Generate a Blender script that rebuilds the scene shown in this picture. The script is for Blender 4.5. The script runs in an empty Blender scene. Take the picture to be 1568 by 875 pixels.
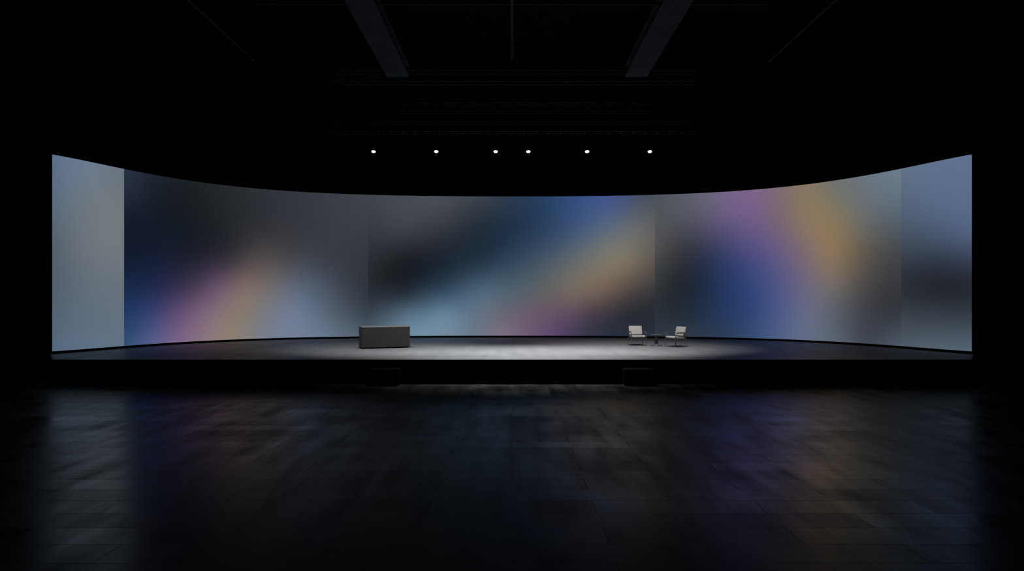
import bpy, bmesh, math
import numpy as np
from mathutils import Vector, Matrix

scene = bpy.context.scene
scene.view_settings.view_transform = 'Standard'
scene.view_settings.look = 'None'
scene.view_settings.exposure = 0
scene.view_settings.gamma = 1

F = 1045.0      # focal length in 1568-wide px
HZ = 456.3
CAMZ = 3.04
SZ = 0.84       # stage height
SCR_H = 7.83

# ---------------------------------------------------------------- materials
def new_mat(name):
    m = bpy.data.materials.new(name); m.use_nodes = True
    nt = m.node_tree
    return m, nt, nt.nodes['Principled BSDF']

def simple_mat(name, col, rough=0.6, metal=0.0, spec=0.5, noise=0.15, scale=8.0, bump=0.0):
    m, nt, b = new_mat(name)
    tc = nt.nodes.new('ShaderNodeTexCoord')
    n = nt.nodes.new('ShaderNodeTexNoise'); n.inputs['Scale'].default_value = scale
    n.inputs['Detail'].default_value = 4
    nt.links.new(tc.outputs['Object'], n.inputs['Vector'])
    r = nt.nodes.new('ShaderNodeValToRGB')
    r.color_ramp.elements[0].position = 0.3; r.color_ramp.elements[1].position = 0.7
    r.color_ramp.elements[0].color = tuple(c*(1-noise) for c in col)+(1,)
    r.color_ramp.elements[1].color = tuple(min(1, c*(1+noise)) for c in col)+(1,)
    nt.links.new(n.outputs['Fac'], r.inputs['Fac'])
    nt.links.new(r.outputs['Color'], b.inputs['Base Color'])
    b.inputs['Roughness'].default_value = rough
    b.inputs['Metallic'].default_value = metal
    b.inputs['Specular IOR Level'].default_value = spec
    if bump > 0:
        bp = nt.nodes.new('ShaderNodeBump'); bp.inputs['Strength'].default_value = bump
        bp.inputs['Distance'].default_value = 0.01
        nt.links.new(n.outputs['Fac'], bp.inputs['Height'])
        nt.links.new(bp.outputs['Normal'], b.inputs['Normal'])
    return m

M_black = simple_mat('black_paint', (0.006,0.006,0.007), 0.9, spec=0.1)
M_wall = simple_mat('black_wall_paint', (0.004,0.004,0.005), 0.95, spec=0.05, scale=1.5)
M_riser = simple_mat('stage_skirt_cloth', (0.002,0.002,0.002), 0.95, spec=0.0, scale=3)
M_steel = simple_mat('painted_steel', (0.045,0.053,0.064), 0.7, metal=0.0, spec=0.15, scale=0.8, noise=0.35)
M_dsteel = simple_mat('dark_steel', (0.030,0.033,0.037), 0.6, spec=0.3, scale=5, noise=0.3)
M_fix = simple_mat('fixture_black_metal', (0.01,0.01,0.011), 0.5, spec=0.3)
M_desk = simple_mat('desk_dark_laminate', (0.031,0.0295,0.0285), 0.5, spec=0.3, scale=3, noise=0.12)
M_desktop = simple_mat('desk_top_laminate', (0.14,0.14,0.145), 0.4, spec=0.5, scale=10, noise=0.06)
M_fabric = simple_mat('light_grey_fabric', (0.31,0.30,0.29), 0.9, spec=0.2, scale=90, noise=0.12, bump=0.3)
M_chrome = simple_mat('brushed_frame_metal', (0.18,0.18,0.19), 0.35, metal=0.8, scale=30)
M_table = simple_mat('table_dark_metal', (0.08,0.08,0.085), 0.4, metal=0.3, scale=20)
M_cab = simple_mat('speaker_cabinet_paint', (0.0015,0.0015,0.002), 0.8, spec=0.03, scale=40, bump=0.3)
M_grille = simple_mat('speaker_grille', (0.001,0.001,0.001), 0.8, spec=0.0, scale=120, bump=0.5)

def emis_mat(name, col, strength):
    m = bpy.data.materials.new(name); m.use_nodes = True
    nt = m.node_tree; nt.nodes.clear()
    e = nt.nodes.new('ShaderNodeEmission'); o = nt.nodes.new('ShaderNodeOutputMaterial')
    e.inputs['Color'].default_value = col+(1,); e.inputs['Strength'].default_value = strength
    nt.links.new(e.outputs[0], o.inputs[0]); return m
M_lens = emis_mat('lamp_lens_glow', (1,0.97,0.92), 4.0)

# dark sealed, scuffed boards
def floor_mat(name, base_lo, base_hi, r_lo, r_hi, spec, plank=(2.4,0.6), bump=0.15, stretch=(0.55,0.35,1.0), bvar=0.75, mortar=0.35, ior=1.45, nb=-0.5, rvar=0.2):
    m, nt, b = new_mat(name)
    N = nt.nodes.new; L = nt.links.new
    tc = N('ShaderNodeTexCoord')
    mp = N('ShaderNodeMapping'); mp.inputs['Scale'].default_value = stretch
    L(tc.outputs['Object'], mp.inputs['Vector'])
    n1 = N('ShaderNodeTexNoise'); n1.inputs['Scale'].default_value = 1.3; n1.inputs['Detail'].default_value = 9
    n1.inputs['Roughness'].default_value = 0.68
    L(mp.outputs[0], n1.inputs['Vector'])
    mp2 = N('ShaderNodeMapping'); mp2.inputs['Rotation'].default_value = (0,0,0.12); mp2.inputs['Scale'].default_value = (2.2,0.35,1)
    L(tc.outputs['Object'], mp2.inputs['Vector'])
    n2 = N('ShaderNodeTexNoise'); n2.inputs['Scale'].default_value = 1.0; n2.inputs['Detail'].default_value = 6
    L(mp2.outputs[0], n2.inputs['Vector'])
    mix = N('ShaderNodeMath'); mix.operation = 'MULTIPLY'
    L(n1.outputs['Fac'], mix.inputs[0]); L(n2.outputs['Fac'], mix.inputs[1])
    mr = N('ShaderNodeMapRange'); mr.inputs['From Min'].default_value = 0.15; mr.inputs['From Max'].default_value = 0.37
    L(mix.outputs[0], mr.inputs['Value'])
    cr = N('ShaderNodeMix'); cr.data_type = 'RGBA'
    cr.inputs['A'].default_value = base_lo+(1,); cr.inputs['B'].default_value = base_hi+(1,)
    L(mr.outputs[0], cr.inputs['Factor'])
    br = N('ShaderNodeTexBrick'); br.inputs['Scale'].default_value = 1.0
    br.inputs['Brick Width'].default_value = plank[0]; br.inputs['Row Height'].default_value = plank[1]
    br.inputs['Mortar Size'].default_value = 0.008; br.inputs['Mortar Smooth'].default_value = 0.3
    br.inputs['Color1'].default_value = (1,1,1,1); br.inputs['Color2'].default_value = (bvar,bvar,bvar,1)
    br.inputs['Mortar'].default_value = (mortar,mortar,mortar,1)
    L(tc.outputs['Object'], br.inputs['Vector'])
    mu = N('ShaderNodeMix'); mu.data_type = 'RGBA'; mu.blend_type = 'MULTIPLY'; mu.inputs['Factor'].default_value = 1
    L(cr.outputs['Result'], mu.inputs['A']); L(br.outputs['Color'], mu.inputs['B'])
    L(mu.outputs['Result'], b.inputs['Base Color'])
    rr = N('ShaderNodeMapRange'); rr.inputs['To Min'].default_value = r_lo; rr.inputs['To Max'].default_value = r_hi
    L(mr.outputs[0], rr.inputs['Value'])
    bw = N('ShaderNodeRGBToBW'); L(br.outputs['Color'], bw.inputs[0])
    sb = N('ShaderNodeMath'); sb.operation = 'MULTIPLY_ADD'; sb.inputs[1].default_value = -rvar; sb.inputs[2].default_value = rvar
    L(bw.outputs[0], sb.inputs[0])
    ar = N('ShaderNodeMath'); ar.operation = 'ADD'; L(rr.outputs[0], ar.inputs[0]); L(sb.outputs[0], ar.inputs[1])
    L(ar.outputs[0], b.inputs['Roughness'])
    b.inputs['Specular IOR Level'].default_value = spec
    b.inputs['IOR'].default_value = ior
    ad = N('ShaderNodeMath'); ad.operation = 'MULTIPLY_ADD'; ad.inputs[1].default_value = nb
    L(mix.outputs[0], ad.inputs[0]); L(br.outputs['Fac'], ad.inputs[2])
    bp = N('ShaderNodeBump'); bp.inputs['Strength'].default_value = bump; bp.inputs['Distance'].default_value = 0.01
    bp.invert = True
    L(ad.outputs[0], bp.inputs['Height']); L(bp.outputs['Normal'], b.inputs['Normal'])
    return m
M_floor = floor_mat('hall_floor_dark_boards', (0.010,0.010,0.010), (0.026,0.025,0.023), 0.19, 0.34, 0.5, bump=0.06, ior=1.38, nb=-0.15, rvar=0.3)
M_stage = floor_mat('stage_floor_vinyl', (0.115,0.12,0.128), (0.135,0.14,0.148), 0.42, 0.5, 0.25, plank=(2.0,2.0), bump=0.0, bvar=0.96, mortar=0.8)

# ---------------------------------------------------------------- helpers
def link(ob, parent=None):
    scene.collection.objects.link(ob)
    if parent is not None: ob.parent = parent
    return ob

def empty(name, loc=(0,0,0), rotz=0):
    e = bpy.data.objects.new(name, None); e.location = loc; e.rotation_euler = (0,0,rotz)
    e.empty_display_size = 0.2
    scene.collection.objects.link(e); return e

def box(name, size, loc, mat, parent=None, bevel=0.0, rot=(0,0,0), seg=2):
    bm = bmesh.new(); bmesh.ops.create_cube(bm, size=1)
    bmesh.ops.scale(bm, vec=size, verts=bm.verts)
    if bevel > 0:
        bmesh.ops.bevel(bm, geom=bm.edges[:], offset=bevel, segments=seg, profile=0.5, affect='EDGES')
    me = bpy.data.meshes.new(name); bm.to_mesh(me); bm.free()
    me.materials.append(mat)
    ob = bpy.data.objects.new(name, me); ob.location = loc; ob.rotation_euler = rot
    return link(ob, parent)

def lathe(name, prof, loc, mat, parent=None, n=32, rot=(0,0,0)):
    """prof list (r,z)"""
    bm = bmesh.new(); rings = []
    for r, z in prof:
        if r < 1e-5: rings.append([bm.verts.new((0,0,z))])
        else: rings.append([bm.verts.new((r*math.cos(2*math.pi*i/n), r*math.sin(2*math.pi*i/n), z)) for i in range(n)])
    for a, b in zip(rings[:-1], rings[1:]):
        for i in range(n):
            j = (i+1) % n
            if len(a) == 1 and len(b) > 1: bm.faces.new((a[0], b[j], b[i]))
            elif len(b) == 1 and len(a) > 1: bm.faces.new((a[i], a[j], b[0]))
            elif len(a) > 1: bm.faces.new((a[i], a[j], b[j], b[i]))
    bmesh.ops.recalc_face_normals(bm, faces=bm.faces)
    me = bpy.data.meshes.new(name); bm.to_mesh(me); bm.free(); me.materials.append(mat)
    for p in me.polygons: p.use_smooth = len(p.vertices) == 4
    ob = bpy.data.objects.new(name, me); ob.location = loc; ob.rotation_euler = rot
    return link(ob, parent)

def tubes(name, polys, r, mat, parent=None, loc=(0,0,0), cyclic=False):
    cu = bpy.data.curves.new(name+'_c', 'CURVE'); cu.dimensions = '3D'
    cu.bevel_depth = r; cu.bevel_resolution = 3; cu.use_fill_caps = True
    for pts in polys:
        sp = cu.splines.new('POLY'); sp.points.add(len(pts)-1)
        for i, p in enumerate(pts): sp.points[i].co = (p[0], p[1], p[2], 1)
        sp.use_cyclic_u = cyclic
    tmp = bpy.data.objects.new('tmp', cu); scene.collection.objects.link(tmp)
    bpy.context.view_layer.update()
    dg = bpy.context.evaluated_depsgraph_get()
    me = bpy.data.meshes.new_from_object(tmp.evaluated_get(dg))
    bpy.data.objects.remove(tmp)
    me.name = name; me.materials.clear(); me.materials.append(mat)
    ob = bpy.data.objects.new(name, me); ob.location = loc
    return link(ob, parent)

def prism(name, outline, z0, z1, mat, parent=None, mat_side=None):
    bm = bmesh.new()
    lo = [bm.verts.new((x,y,z0)) for x,y in outline]; hi = [bm.verts.new((x,y,z1)) for x,y in outline]
    bm.faces.new(hi).material_index = 0
    bm.faces.new(lo[::-1]).material_index = 1
    n = len(outline)
    for i in range(n):
        f = bm.faces.new((lo[i], lo[(i+1)%n], hi[(i+1)%n], hi[i])); f.material_index = 1
    bmesh.ops.recalc_face_normals(bm, faces=bm.faces)
    me = bpy.data.meshes.new(name); bm.to_mesh(me); bm.free()
    me.materials.append(mat); me.materials.append(mat_side or mat)
    return link(bpy.data.objects.new(name, me), parent)

# ---------------------------------------------------------------- room shell
RW, Y0, Y1, RH = 25.0, -9.0, 45.0, 15.0
box('floor', (2*RW, Y1-Y0, 0.2), (0,(Y0+Y1)/2,-0.1), M_floor)
box('ceiling', (2*RW, Y1-Y0, 0.2), (0,(Y0+Y1)/2,RH+0.1), M_wall)
box('wall_left', (0.2, Y1-Y0, RH), (-RW-0.1,(Y0+Y1)/2,RH/2), M_wall)
box('wall_right', (0.2, Y1-Y0, RH), (RW+0.1,(Y0+Y1)/2,RH/2), M_wall)
box('wall_back', (2*RW, 0.2, RH), (0,Y1+0.1,RH/2), M_wall)
box('wall_front', (2*RW, 0.2, RH), (0,Y0-0.1,RH/2), M_wall)

# ---------------------------------------------------------------- led wall
ts = np.array([0,.15,.3125,.449,.545,.591,.704,.723,.845,1.0])
ds = np.array([37.88,37.85,37.5,36.5,35.37,34.35,32.63,32.32,29.97,26.8])
A = np.stack([ts**0, ts**2, ts**4, ts**6], 1)
wts = np.array([3,1,1,1,1,1,1,1,1,4.0])
co = np.linalg.lstsq(A*wts[:,None], ds*wts, rcond=None)[0]
def prof(px):   # px offset from centre along the wall -> (X, Y)
    t = px/704.0
    d = co[0]+co[1]*t**2+co[2]*t**4+co[3]*t**6
    return d*px/F, d
def ytop(px):
    d = prof(px)[1]; return HZ-(SCR_H+SZ-CAMZ)/d*F
def ybot(px):
    d = prof(px)[1]; return HZ+(CAMZ-SZ)/d*F

# control colours for the wall's artwork, per panel: rows of (height sample, [(across, rgb)...])
P = {}
P['a'] = (80,190,[
 (245,[(80,(92,110,136)),(135,(106,121,144)),(190,(102,113,126))]),
 (310,[(80,(90,107,126)),(135,(110,119,128)),(190,(112,119,124))]),
 (380,[(80,(85,96,108)),(135,(108,116,124)),(190,(112,120,126))]),
 (450,[(80,(83,96,111)),(135,(97,109,122)),(190,(103,113,123))]),
 (530,[(80,(86,104,124)),(135,(94,112,132)),(190,(98,114,132))])])
P['b'] = (190,564,[
 (285,[(190,(38,46,62)),(240,(28,33,42)),(300,(28,33,37)),(350,(38,42,46)),(400,(46,49,54)),(460,(54,57,62)),(520,(60,64,69)),(564,(64,67,73))]),
 (340,[(190,(22,28,44)),(250,(22,27,36)),(300,(24,29,34)),(350,(34,38,42)),(400,(46,48,53)),(460,(52,55,61)),(520,(57,61,67)),(564,(60,64,69))]),
 (395,[(190,(20,28,46)),(250,(25,31,50)),(300,(33,34,46)),(350,(52,48,56)),(400,(78,72,74)),(440,(70,70,75)),(500,(58,62,70)),(564,(50,54,60))]),
 (440,[(190,(26,42,70)),(240,(37,43,74)),(290,(65,56,78)),(335,(102,85,104)),(375,(121,106,102)),(415,(110,106,108)),(460,(90,100,116)),(510,(70,77,88)),(564,(48,53,60))]),
 (480,[(190,(35,58,95)),(235,(60,66,106)),(280,(102,83,114)),(325,(127,108,120)),(365,(132,119,110)),(405,(118,120,127)),(450,(112,122,144)),(500,(90,100,116)),(564,(58,67,76))]),
 (520,[(190,(50,75,108)),(235,(85,91,130)),(275,(120,100,130)),(315,(136,117,126)),(355,(138,127,116)),(395,(122,126,134)),(450,(115,127,148)),(500,(105,120,138)),(564,(82,96,109))])])
P['c'] = (564,1003,[
 (305,[(564,(62,67,73)),(620,(70,74,80)),(680,(71,75,81)),(740,(57,63,73)),(800,(42,58,80)),(850,(46,68,102)),(900,(62,82,128)),(940,(70,85,128)),(975,(74,82,102)),(1003,(76,82,90))]),
 (350,[(564,(55,59,65)),(620,(62,65,71)),(680,(52,56,62)),(740,(34,45,58)),(800,(36,54,76)),(850,(52,72,100)),(900,(76,93,120)),(940,(96,105,118)),(975,(102,104,106)),(1003,(94,94,94))]),
 (400,[(564,(42,46,51)),(620,(28,32,37)),(680,(28,37,48)),(740,(38,53,68)),(800,(58,74,92)),(850,(82,92,103)),(900,(110,110,107)),(940,(124,117,104)),(975,(110,103,92)),(1003,(88,84,79))]),
 (450,[(564,(42,47,53)),(620,(38,47,56)),(680,(58,78,96)),(740,(84,104,122)),(790,(86,97,108)),(835,(98,96,98)),(880,(112,101,94)),(920,(104,91,84)),(965,(74,67,66)),(1003,(54,53,57))]),
 (480,[(564,(58,68,78)),(620,(84,104,122)),(680,(102,128,148)),(730,(98,113,129)),(775,(103,101,112)),(820,(103,89,104)),(865,(95,79,96)),(910,(72,63,72)),(960,(46,46,53)),(1003,(39,43,50))]),
 (512,[(564,(80,97,109)),(620,(110,134,151)),(680,(116,138,156)),(725,(108,120,136)),(770,(120,111,126)),(815,(104,89,114)),(860,(82,69,99)),(900,(56,56,72)),(950,(40,47,58)),(1003,(42,49,58))])])
P['d'] = (1003,1380,[
 (285,[(1003,(76,81,88)),(1050,(92,95,105)),(1100,(112,103,126)),(1145,(122,102,136)),(1190,(122,108,116)),(1235,(130,117,100)),(1275,(114,114,108)),(1320,(106,114,120)),(1380,(104,118,132))]),
 (335,[(1003,(82,85,89)),(1050,(82,83,94)),(1100,(98,89,118)),(1145,(110,94,132)),(1190,(118,102,116)),(1235,(134,117,98)),(1275,(130,117,95)),(1320,(106,107,105)),(1380,(86,97,108))]),
 (385,[(1003,(76,77,78)),(1045,(54,56,63)),(1095,(56,61,90)),(1145,(79,78,120)),(1190,(102,92,126)),(1230,(122,106,112)),(1275,(134,115,92)),(1320,(98,91,82)),(1380,(68,72,76))]),
 (430,[(1003,(54,57,60)),(1045,(36,41,49)),(1095,(38,51,82)),(1145,(55,69,114)),(1190,(84,87,127)),(1230,(107,101,123)),(1275,(116,107,102)),(1320,(82,78,76)),(1380,(56,58,64))]),
 (475,[(1003,(44,49,55)),(1045,(35,43,53)),(1095,(38,53,82)),(1145,(50,68,110)),(1190,(77,88,128)),(1235,(102,105,128)),(1280,(91,94,102)),(1325,(64,66,72)),(1380,(50,55,60))]),
 (520,[(1003,(52,60,68)),(1045,(50,59,71)),(1095,(48,61,80)),(1145,(56,74,104)),(1190,(80,95,128)),(1235,(99,109,130)),(1280,(89,97,109)),(1325,(66,71,81)),(1380,(74,83,93))])])
P['e'] = (1380,1488,[
 (250,[(1380,(98,114,136)),(1435,(95,113,141)),(1488,(94,112,141))]),
 (310,[(1380,(86,101,121)),(1435,(87,105,134)),(1488,(89,107,139))]),
 (365,[(1380,(70,81,97)),(1435,(70,83,105)),(1488,(77,92,119))]),
 (405,[(1380,(52,59,70)),(1435,(46,53,66)),(1488,(52,60,77))]),
 (440,[(1380,(43,48,55)),(1435,(35,39,46)),(1488,(36,41,49))]),
 (480,[(1380,(56,63,71)),(1435,(53,60,69)),(1488,(51,59,68))]),
 (535,[(1380,(82,93,105)),(1435,(84,97,110)),(1488,(82,97,112))])])
SAT = {'a':1.0,'b':1.12,'c':1.12,'d':1.14,'e':1.0}

def tps_fit(pts, vals, lam=0.006):
    n = len(pts)
    d2 = ((pts[:,None]-pts[None])**2).sum(-1)
    K = np.where(d2 > 0, 0.5*d2*np.log(np.maximum(d2,1e-12)), 0) + lam*np.eye(n)
    Q = np.concatenate([np.ones((n,1)), pts], 1)
    Mx = np.block([[K,Q],[Q.T,np.zeros((3,3))]])
    w = np.linalg.solve(Mx, np.concatenate([vals, np.zeros((3,vals.shape[1]))]))
    def ev(q):
        d2 = ((q[:,None]-pts[None])**2).sum(-1)
        K = np.where(d2 > 0, 0.5*d2*np.log(np.maximum(d2,1e-12)), 0)
        return K@w[:n] + np.concatenate([np.ones((len(q),1)), q],1)@w[n:]
    return ev
def lin(c):
    c = np.clip(c,0.0,1)
    return np.where(c <= 0.04045, c/12.92, ((c+0.055)/1.055)**2.4)

def led_mat():
    m = bpy.data.materials.new('led_screen_surface'); m.use_nodes = True
    nt = m.node_tree; b = nt.nodes['Principled BSDF']
    at = nt.nodes.new('ShaderNodeAttribute'); at.attribute_name = 'artwork'
    b.inputs['Base Color'].default_value = (0.004,0.004,0.004,1)
    b.inputs['Roughness'].default_value = 0.8
    b.inputs['Specular IOR Level'].default_value = 0.0
    nt.links.new(at.outputs['Color'], b.inputs['Emission Color'])
    b.inputs['Emission Strength'].default_value = 1.0
    return m
M_led = led_mat()

led = empty('led_video_screen', (0,0,0))
NV = 56
for key,(xa,xb,rows) in P.items():
    pts = []; vals = []
    for y, lst in rows:
        for x, c in lst:
            mean = sum(c)/3.0
            pts.append((x/100.0, y/100.0)); vals.append([(mean+(v-mean)*SAT[key])/255 for v in c])
    ev = tps_fit(np.array(pts), np.array(vals))
    nu = max(12, int((xb-xa)/4))
    verts = []; q = []
    for i in range(nu+1):
        px = (xa+(xb-xa)*i/nu)-784
        X, Y = prof(px); yt, yb = ytop(px), ybot(px)
        for j in range(NV+1):
            v = j/NV
            verts.append((X, Y, SZ+SCR_H*(1-v))); q.append(((px+784)/100.0, (yt+(yb-yt)*v)/100.0))
    faces = []
    for i in range(nu):
        for j in range(NV):
            a = i*(NV+1)+j
            faces.append((a, a+1, a+NV+2, a+NV+1))
    me = bpy.data.meshes.new('screen_panel_'+key); me.from_pydata(verts, [], faces); me.update()
    col = np.ones((len(verts),4)); col[:,:3] = lin(ev(np.array(q)))
    at = me.color_attributes.new('artwork','FLOAT_COLOR','POINT')
    at.data.foreach_set('color', col.astype(np.float32).ravel())
    me.materials.append(M_led)
    for p in me.polygons: p.use_smooth = True
    link(bpy.data.objects.new('screen_panel_'+key, me), led)

def prism_strip(name, p0, p1, z0, z1, mat, parent):
    bm = bmesh.new(); n = len(p0)
    V = [[bm.verts.new((a[0],a[1],z0)), bm.verts.new((a[0],a[1],z1)), bm.verts.new((b[0],b[1],z1)), bm.verts.new((b[0],b[1],z0))] for a,b in zip(p0,p1)]
    for i in range(n-1):
        for k in range(4):
            bm.faces.new((V[i][k], V[i][(k+1)%4], V[i+1][(k+1)%4], V[i+1][k]))
    bm.faces.new(V[0]); bm.faces.new(V[-1][::-1])
    bmesh.ops.recalc_face_normals(bm, faces=bm.faces)
    me = bpy.data.meshes.new(name); bm.to_mesh(me); bm.free(); me.materials.append(mat)
    return link(bpy.data.objects.new(name, me), parent)
def ribbon(name, off0, off1, z0, z1, mat, parent):
    pxs = np.linspace(-704,704,160)
    p0 = []; p1 = []
    for px in pxs:
        X,Y = prof(px); X2,Y2 = prof(px+0.5); t = Vector((X2-X, Y2-Y)).normalized(); nrm = Vector((-t.y, t.x))
        p0.append((X+nrm.x*off0, Y+nrm.y*off0)); p1.append((X+nrm.x*off1, Y+nrm.y*off1))
    return prism_strip(name, p0, p1, z0, z1, mat, parent)
ribbon('screen_backing', 0.03, 0.18, SZ, SZ+SCR_H, M_black, led)
ribbon('screen_base_trim', -0.10, 0.03, SZ, SZ+0.09, M_riser, led)

# ---------------------------------------------------------------- stage
YF = F*(CAMZ-SZ)/(551.3-HZ)
out = [(-704/F*YF, YF), (704/F*YF, YF)]
for px in np.linspace(704,-704,80):
    X,Y = prof(px); X2,Y2 = prof(px+0.5); t = Vector((X2-X,Y2-Y)).normalized(); nrm = Vector((-t.y,t.x))
    out.append((X+nrm.x*0.25, Y+nrm.y*0.25))
st = prism('stage', out, 0.0, SZ, M_stage, None, M_riser)

# ---------------------------------------------------------------- desk
def desk():
    W,D,H = 2.1,0.85,0.95
    th = math.radians(22)
    fl = Vector((-6.42, 29.2))
    c = fl + Vector((math.cos(th), math.sin(th)))*W/2 + Vector((-math.sin(th), math.cos(th)))*D/2
    e = empty('reception_desk', (c.x, c.y, SZ), th)
    box('front_panel', (W-0.02,0.04,H-0.09), (0,-D/2+0.03,0.05+(H-0.09)/2), M_desk, e, 0.006)
    box('side_panel_1', (0.04,D-0.06,H-0.09), (-W/2+0.03,0.01,0.05+(H-0.09)/2), M_desk, e, 0.006)
    box('side_panel_2', (0.04,D-0.06,H-0.09), (W/2-0.03,0.01,0.05+(H-0.09)/2), M_desk, e, 0.006)
    box('top_slab', (W,D,0.045), (0,0,H-0.0225), M_desktop, e, 0.008)
    box('work_shelf', (W-0.12,D-0.2,0.03), (0,0.03,0.68), M_desk, e, 0.004)
    box('lower_shelf', (W-0.12,D-0.3,0.025), (0,0,0.3), M_desk, e, 0.004)
    box('plinth', (W-0.10,D-0.10,0.06), (0,0,0.03), M_black, e, 0.004)
desk()

# ---------------------------------------------------------------- chairs
def arc_corner(p, a, b, r, n=6):
    p,a,b = Vector(p),Vector(a),Vector(b)
    da=(a-p).normalized(); db=(b-p).normalized()
    s=p+da*r; e=p+db*r; res=[]
    for i in range(n+1):
        t=i/n
        res.append(tuple((1-t)**2*s + 2*t*(1-t)*p + t*t*e))
    return res
def rounded(pts, r, closed=False):
    res=[]; n=len(pts)
    for i,p in enumerate(pts):
        if not closed and i in (0,n-1): res.append(tuple(p)); continue
        res += arc_corner(p, pts[i-1], pts[(i+1)%n], r)
    return res
def cushion(name, size, loc, rot, parent):
    ob = box(name, size, loc, M_fabric, parent, min(size)*0.32, rot, 4)
    for p in ob.data.polygons: p.use_smooth = True
    return ob
def chair(loc, rotz):
    e = empty('lounge_armchair', loc, rotz)
    w = 0.34; r = 0.014
    for k,s in enumerate((-1,1)):
        x = s*w
        loop = [(x,-0.30,r),(x,-0.30,0.62),(x,0.30,0.62),(x,0.30,r)]
        tubes('side_frame_%d'%(k+1), [rounded(loop, 0.05, True)], r, M_chrome, e, cyclic=True)
        box('armrest_pad_%d'%(k+1), (0.05,0.42,0.028), (x,0.0,0.645), M_table, e, 0.01)
    tubes('cross_rails', [[(-w,-0.24,0.36),(w,-0.24,0.36)],[(-w,0.24,0.36),(w,0.24,0.36)],[(-w,0.30,r),(w,0.30,r)],
                          [(-w,0.29,0.56),(w,0.29,0.56)]], 0.012, M_chrome, e)
    cushion('seat_cushion', (0.62,0.58,0.10), (0,-0.02,0.42), (math.radians(-3),0,0), e)
    cushion('back_cushion', (0.62,0.09,0.42), (0,0.28,0.69), (math.radians(-15),0,0), e)
    tubes('back_posts', [[(-0.25,0.25,0.37),(-0.25,0.38,0.80)],[(0.25,0.25,0.37),(0.25,0.38,0.80)]], 0.011, M_chrome, e)
    return e
def at_px(px, y):
    d = F*(CAMZ-SZ)/(y-HZ); return ((px-784)/F*d, d, SZ)
chair(at_px(975.5,529.5), math.radians(6))
chair(at_px(1034.5,531.5), math.radians(-64))

def side_table(loc):
    e = empty('side_table', loc)
    lathe('table_top', [(0,0.50),(0.27,0.50),(0.28,0.505),(0.28,0.52),(0.27,0.525),(0,0.525)], (0,0,0), M_table, e, 40)
    lathe('pedestal', [(0.09,0.03),(0.07,0.06),(0.07,0.46),(0.12,0.50),(0,0.50)], (0,0,0), M_table, e)
    lathe('base_disc', [(0,0),(0.19,0),(0.195,0.008),(0.19,0.022),(0.09,0.03),(0,0.03)], (0,0,0), M_table, e)
side_table(at_px(1005,530.3))

# ---------------------------------------------------------------- subwoofers in front of the stage
def sub(px):
    d = YF-0.36
    e = empty('stage_subwoofer', ((px-784)/F*d, d, 0))
    box('cabinet', (1.04,0.66,0.52), (0,0,0.30), M_cab, e, 0.015)
    box('grille', (0.96,0.02,0.44), (0,-0.335,0.30), M_grille, e, 0.006)
    for i,(x,y) in enumerate(((-0.42,-0.24),(0.42,-0.24),(-0.42,0.24),(0.42,0.24))):
        lathe('foot_%d'%(i+1), [(0,0),(0.035,0),(0.04,0.04),(0,0.04)], (x,y,0), M_fix, e, 16)
    for i,x in enumerate((-0.525,0.525)):
        box('handle_%d'%(i+1), (0.02,0.18,0.07), (x,0,0.36), M_cab, e, 0.006)
sub(590); sub(977)

# ---------------------------------------------------------------- overhead steel
HB = 10.0
ZB = CAMZ+HB
RT = RH-0.04
def ibeam(x, w=1.0, h=0.5, y0=Y0+0.2, y1=30.9):
    e = empty('ceiling_beam', (x,(y0+y1)/2,ZB))
    L = y1-y0
    box('lower_flange', (w,L,0.04), (0,0,0.02), M_steel, e)
    box('upper_flange', (w,L,0.04), (0,0,h), M_steel, e)
    box('web', (0.05,L,h-0.04), (0,0,h/2+0.01), M_steel, e)
    k = int(L/4)
    tubes('hanger_rods', [[(0,-L/2+2+i*4,h),(0,-L/2+2+i*4,RT-ZB)] for i in range(k)], 0.02, M_dsteel, e)
ibeam(-5.15); ibeam(5.6)

def truss(x0,x1,y,z,s,name='lighting_truss',r=0.03, mat=None, step=None):
    e = empty(name, (0,0,0)); mat = mat or M_dsteel; step = step or s*1.2
    def P3(a,b,c): return (a, y+b, z+c)
    ch = [[P3(x0,b,c), P3(x1,b,c)] for b in (-s/2,s/2) for c in (0,s)]
    tubes('chords', ch, r, mat, e)
    n = max(2,int(abs(x1-x0)/step)); di=[]
    for i in range(n):
        a=x0+(x1-x0)*i/n; b=x0+(x1-x0)*(i+1)/n
        z0,z1 = (0,s) if i%2==0 else (s,0)
        for bb in (-s/2,s/2): di.append([P3(a,bb,z0),P3(b,bb,z1)])
        di.append([P3(a,-s/2,0),P3(a,s/2,0)])
    tubes('lattice', di, r*0.6, mat, e)
    hz = [[P3(x0+(x1-x0)*t, 0, s), P3(x0+(x1-x0)*t, 0, RT-z)] for t in (0.08,0.5,0.92)]
    tubes('suspension_cables', hz, 0.012, mat, e)
    return e
truss(-8.3,8.5,31.4,ZB-0.1,0.5)
truss(-6,7.5,36.0,ZB-0.2,0.45)
tubes('ceiling_pipe', [[(0.0,Y0+0.1,ZB+0.2),(0.0,29.0,ZB+0.2)]], 0.06, M_steel)
tubes('ceiling_pipe', [[(11.3,Y0+0.1,ZB+0.4),(11.3,30,ZB+0.4)]], 0.05, M_steel)
tubes('ceiling_pipe', [[(-11.3,Y0+0.1,ZB+0.4),(-11.3,30,ZB+0.4)]], 0.05, M_dsteel)
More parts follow.
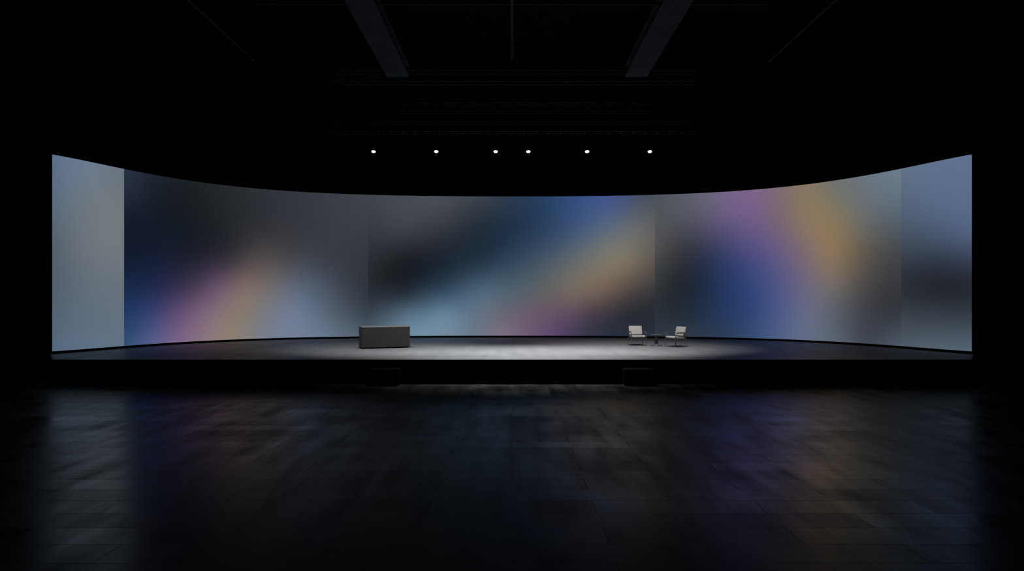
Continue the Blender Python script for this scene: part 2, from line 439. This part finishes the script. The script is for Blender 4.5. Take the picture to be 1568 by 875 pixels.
tubes('ceiling_pipe', [[(-9,23.9,ZB+0.3),(9,23.9,ZB+0.3)]], 0.045, M_dsteel)

# ---------------------------------------------------------------- spot fixtures
YS = 27.0
ZS = CAMZ + (HZ-232)/F*YS
truss(-7.2,7.2,YS,ZS+0.75,0.4,name='spotlight_truss',r=0.025,mat=M_fix)
for px,pw,tilt in ((572,2500,18),(668,2500,5),(759,3200,0),(809,3500,0),(899,3900,3),(995,4000,20)):
    X = (px-784)/F*YS
    e = empty('stage_spotlight', (X,YS,ZS))
    tl = math.radians(-14)
    lathe('lamp_housing', [(0.08,0.0),(0.105,0.0),(0.105,0.10),(0.095,0.12),(0.095,0.34),(0.06,0.42),(0,0.43)], (0,0,0), M_fix, e, 28, (tl,0,0))
    lathe('lens', [(0.082,0.02),(0.078,-0.015),(0.06,-0.04),(0.035,-0.055),(0,-0.062)], (0,0,0), M_lens, e, 28, (tl,0,0))
    tubes('yoke', [[(-0.15,0,0.2),(-0.15,0,0.56),(0.15,0,0.56),(0.15,0,0.2)]], 0.013, M_fix, e)
    tubes('clamp', [[(0,0,0.56),(0,0,0.75)]], 0.025, M_fix, e)
    ld = bpy.data.lights.new('spot_source','SPOT'); ld.energy = pw
    ld.spot_size = math.radians(74); ld.spot_blend = 1.0; ld.shadow_soft_size = 0.10
    ld.color = (1.0,0.99,0.98)
    lo = bpy.data.objects.new('spot_source', ld)
    lo.location = (0,-0.02,-0.12)
    lo.rotation_euler = (math.radians(tilt),0,0)
    link(lo, e)

# world
w = bpy.data.worlds.new('world'); scene.world = w; w.use_nodes = True
w.node_tree.nodes['Background'].inputs['Color'].default_value = (0.02,0.025,0.03,1)
w.node_tree.nodes['Background'].inputs['Strength'].default_value = 0.02

# camera
cd = bpy.data.cameras.new('camera'); cd.sensor_width = 36; cd.lens = F/1568*36
cd.shift_y = (HZ-437.6)/1568; cd.clip_end = 200
cam = bpy.data.objects.new('camera', cd); cam.location = (0,0,CAMZ); cam.rotation_euler = (math.pi/2,0,0)
scene.collection.objects.link(cam); scene.camera = cam
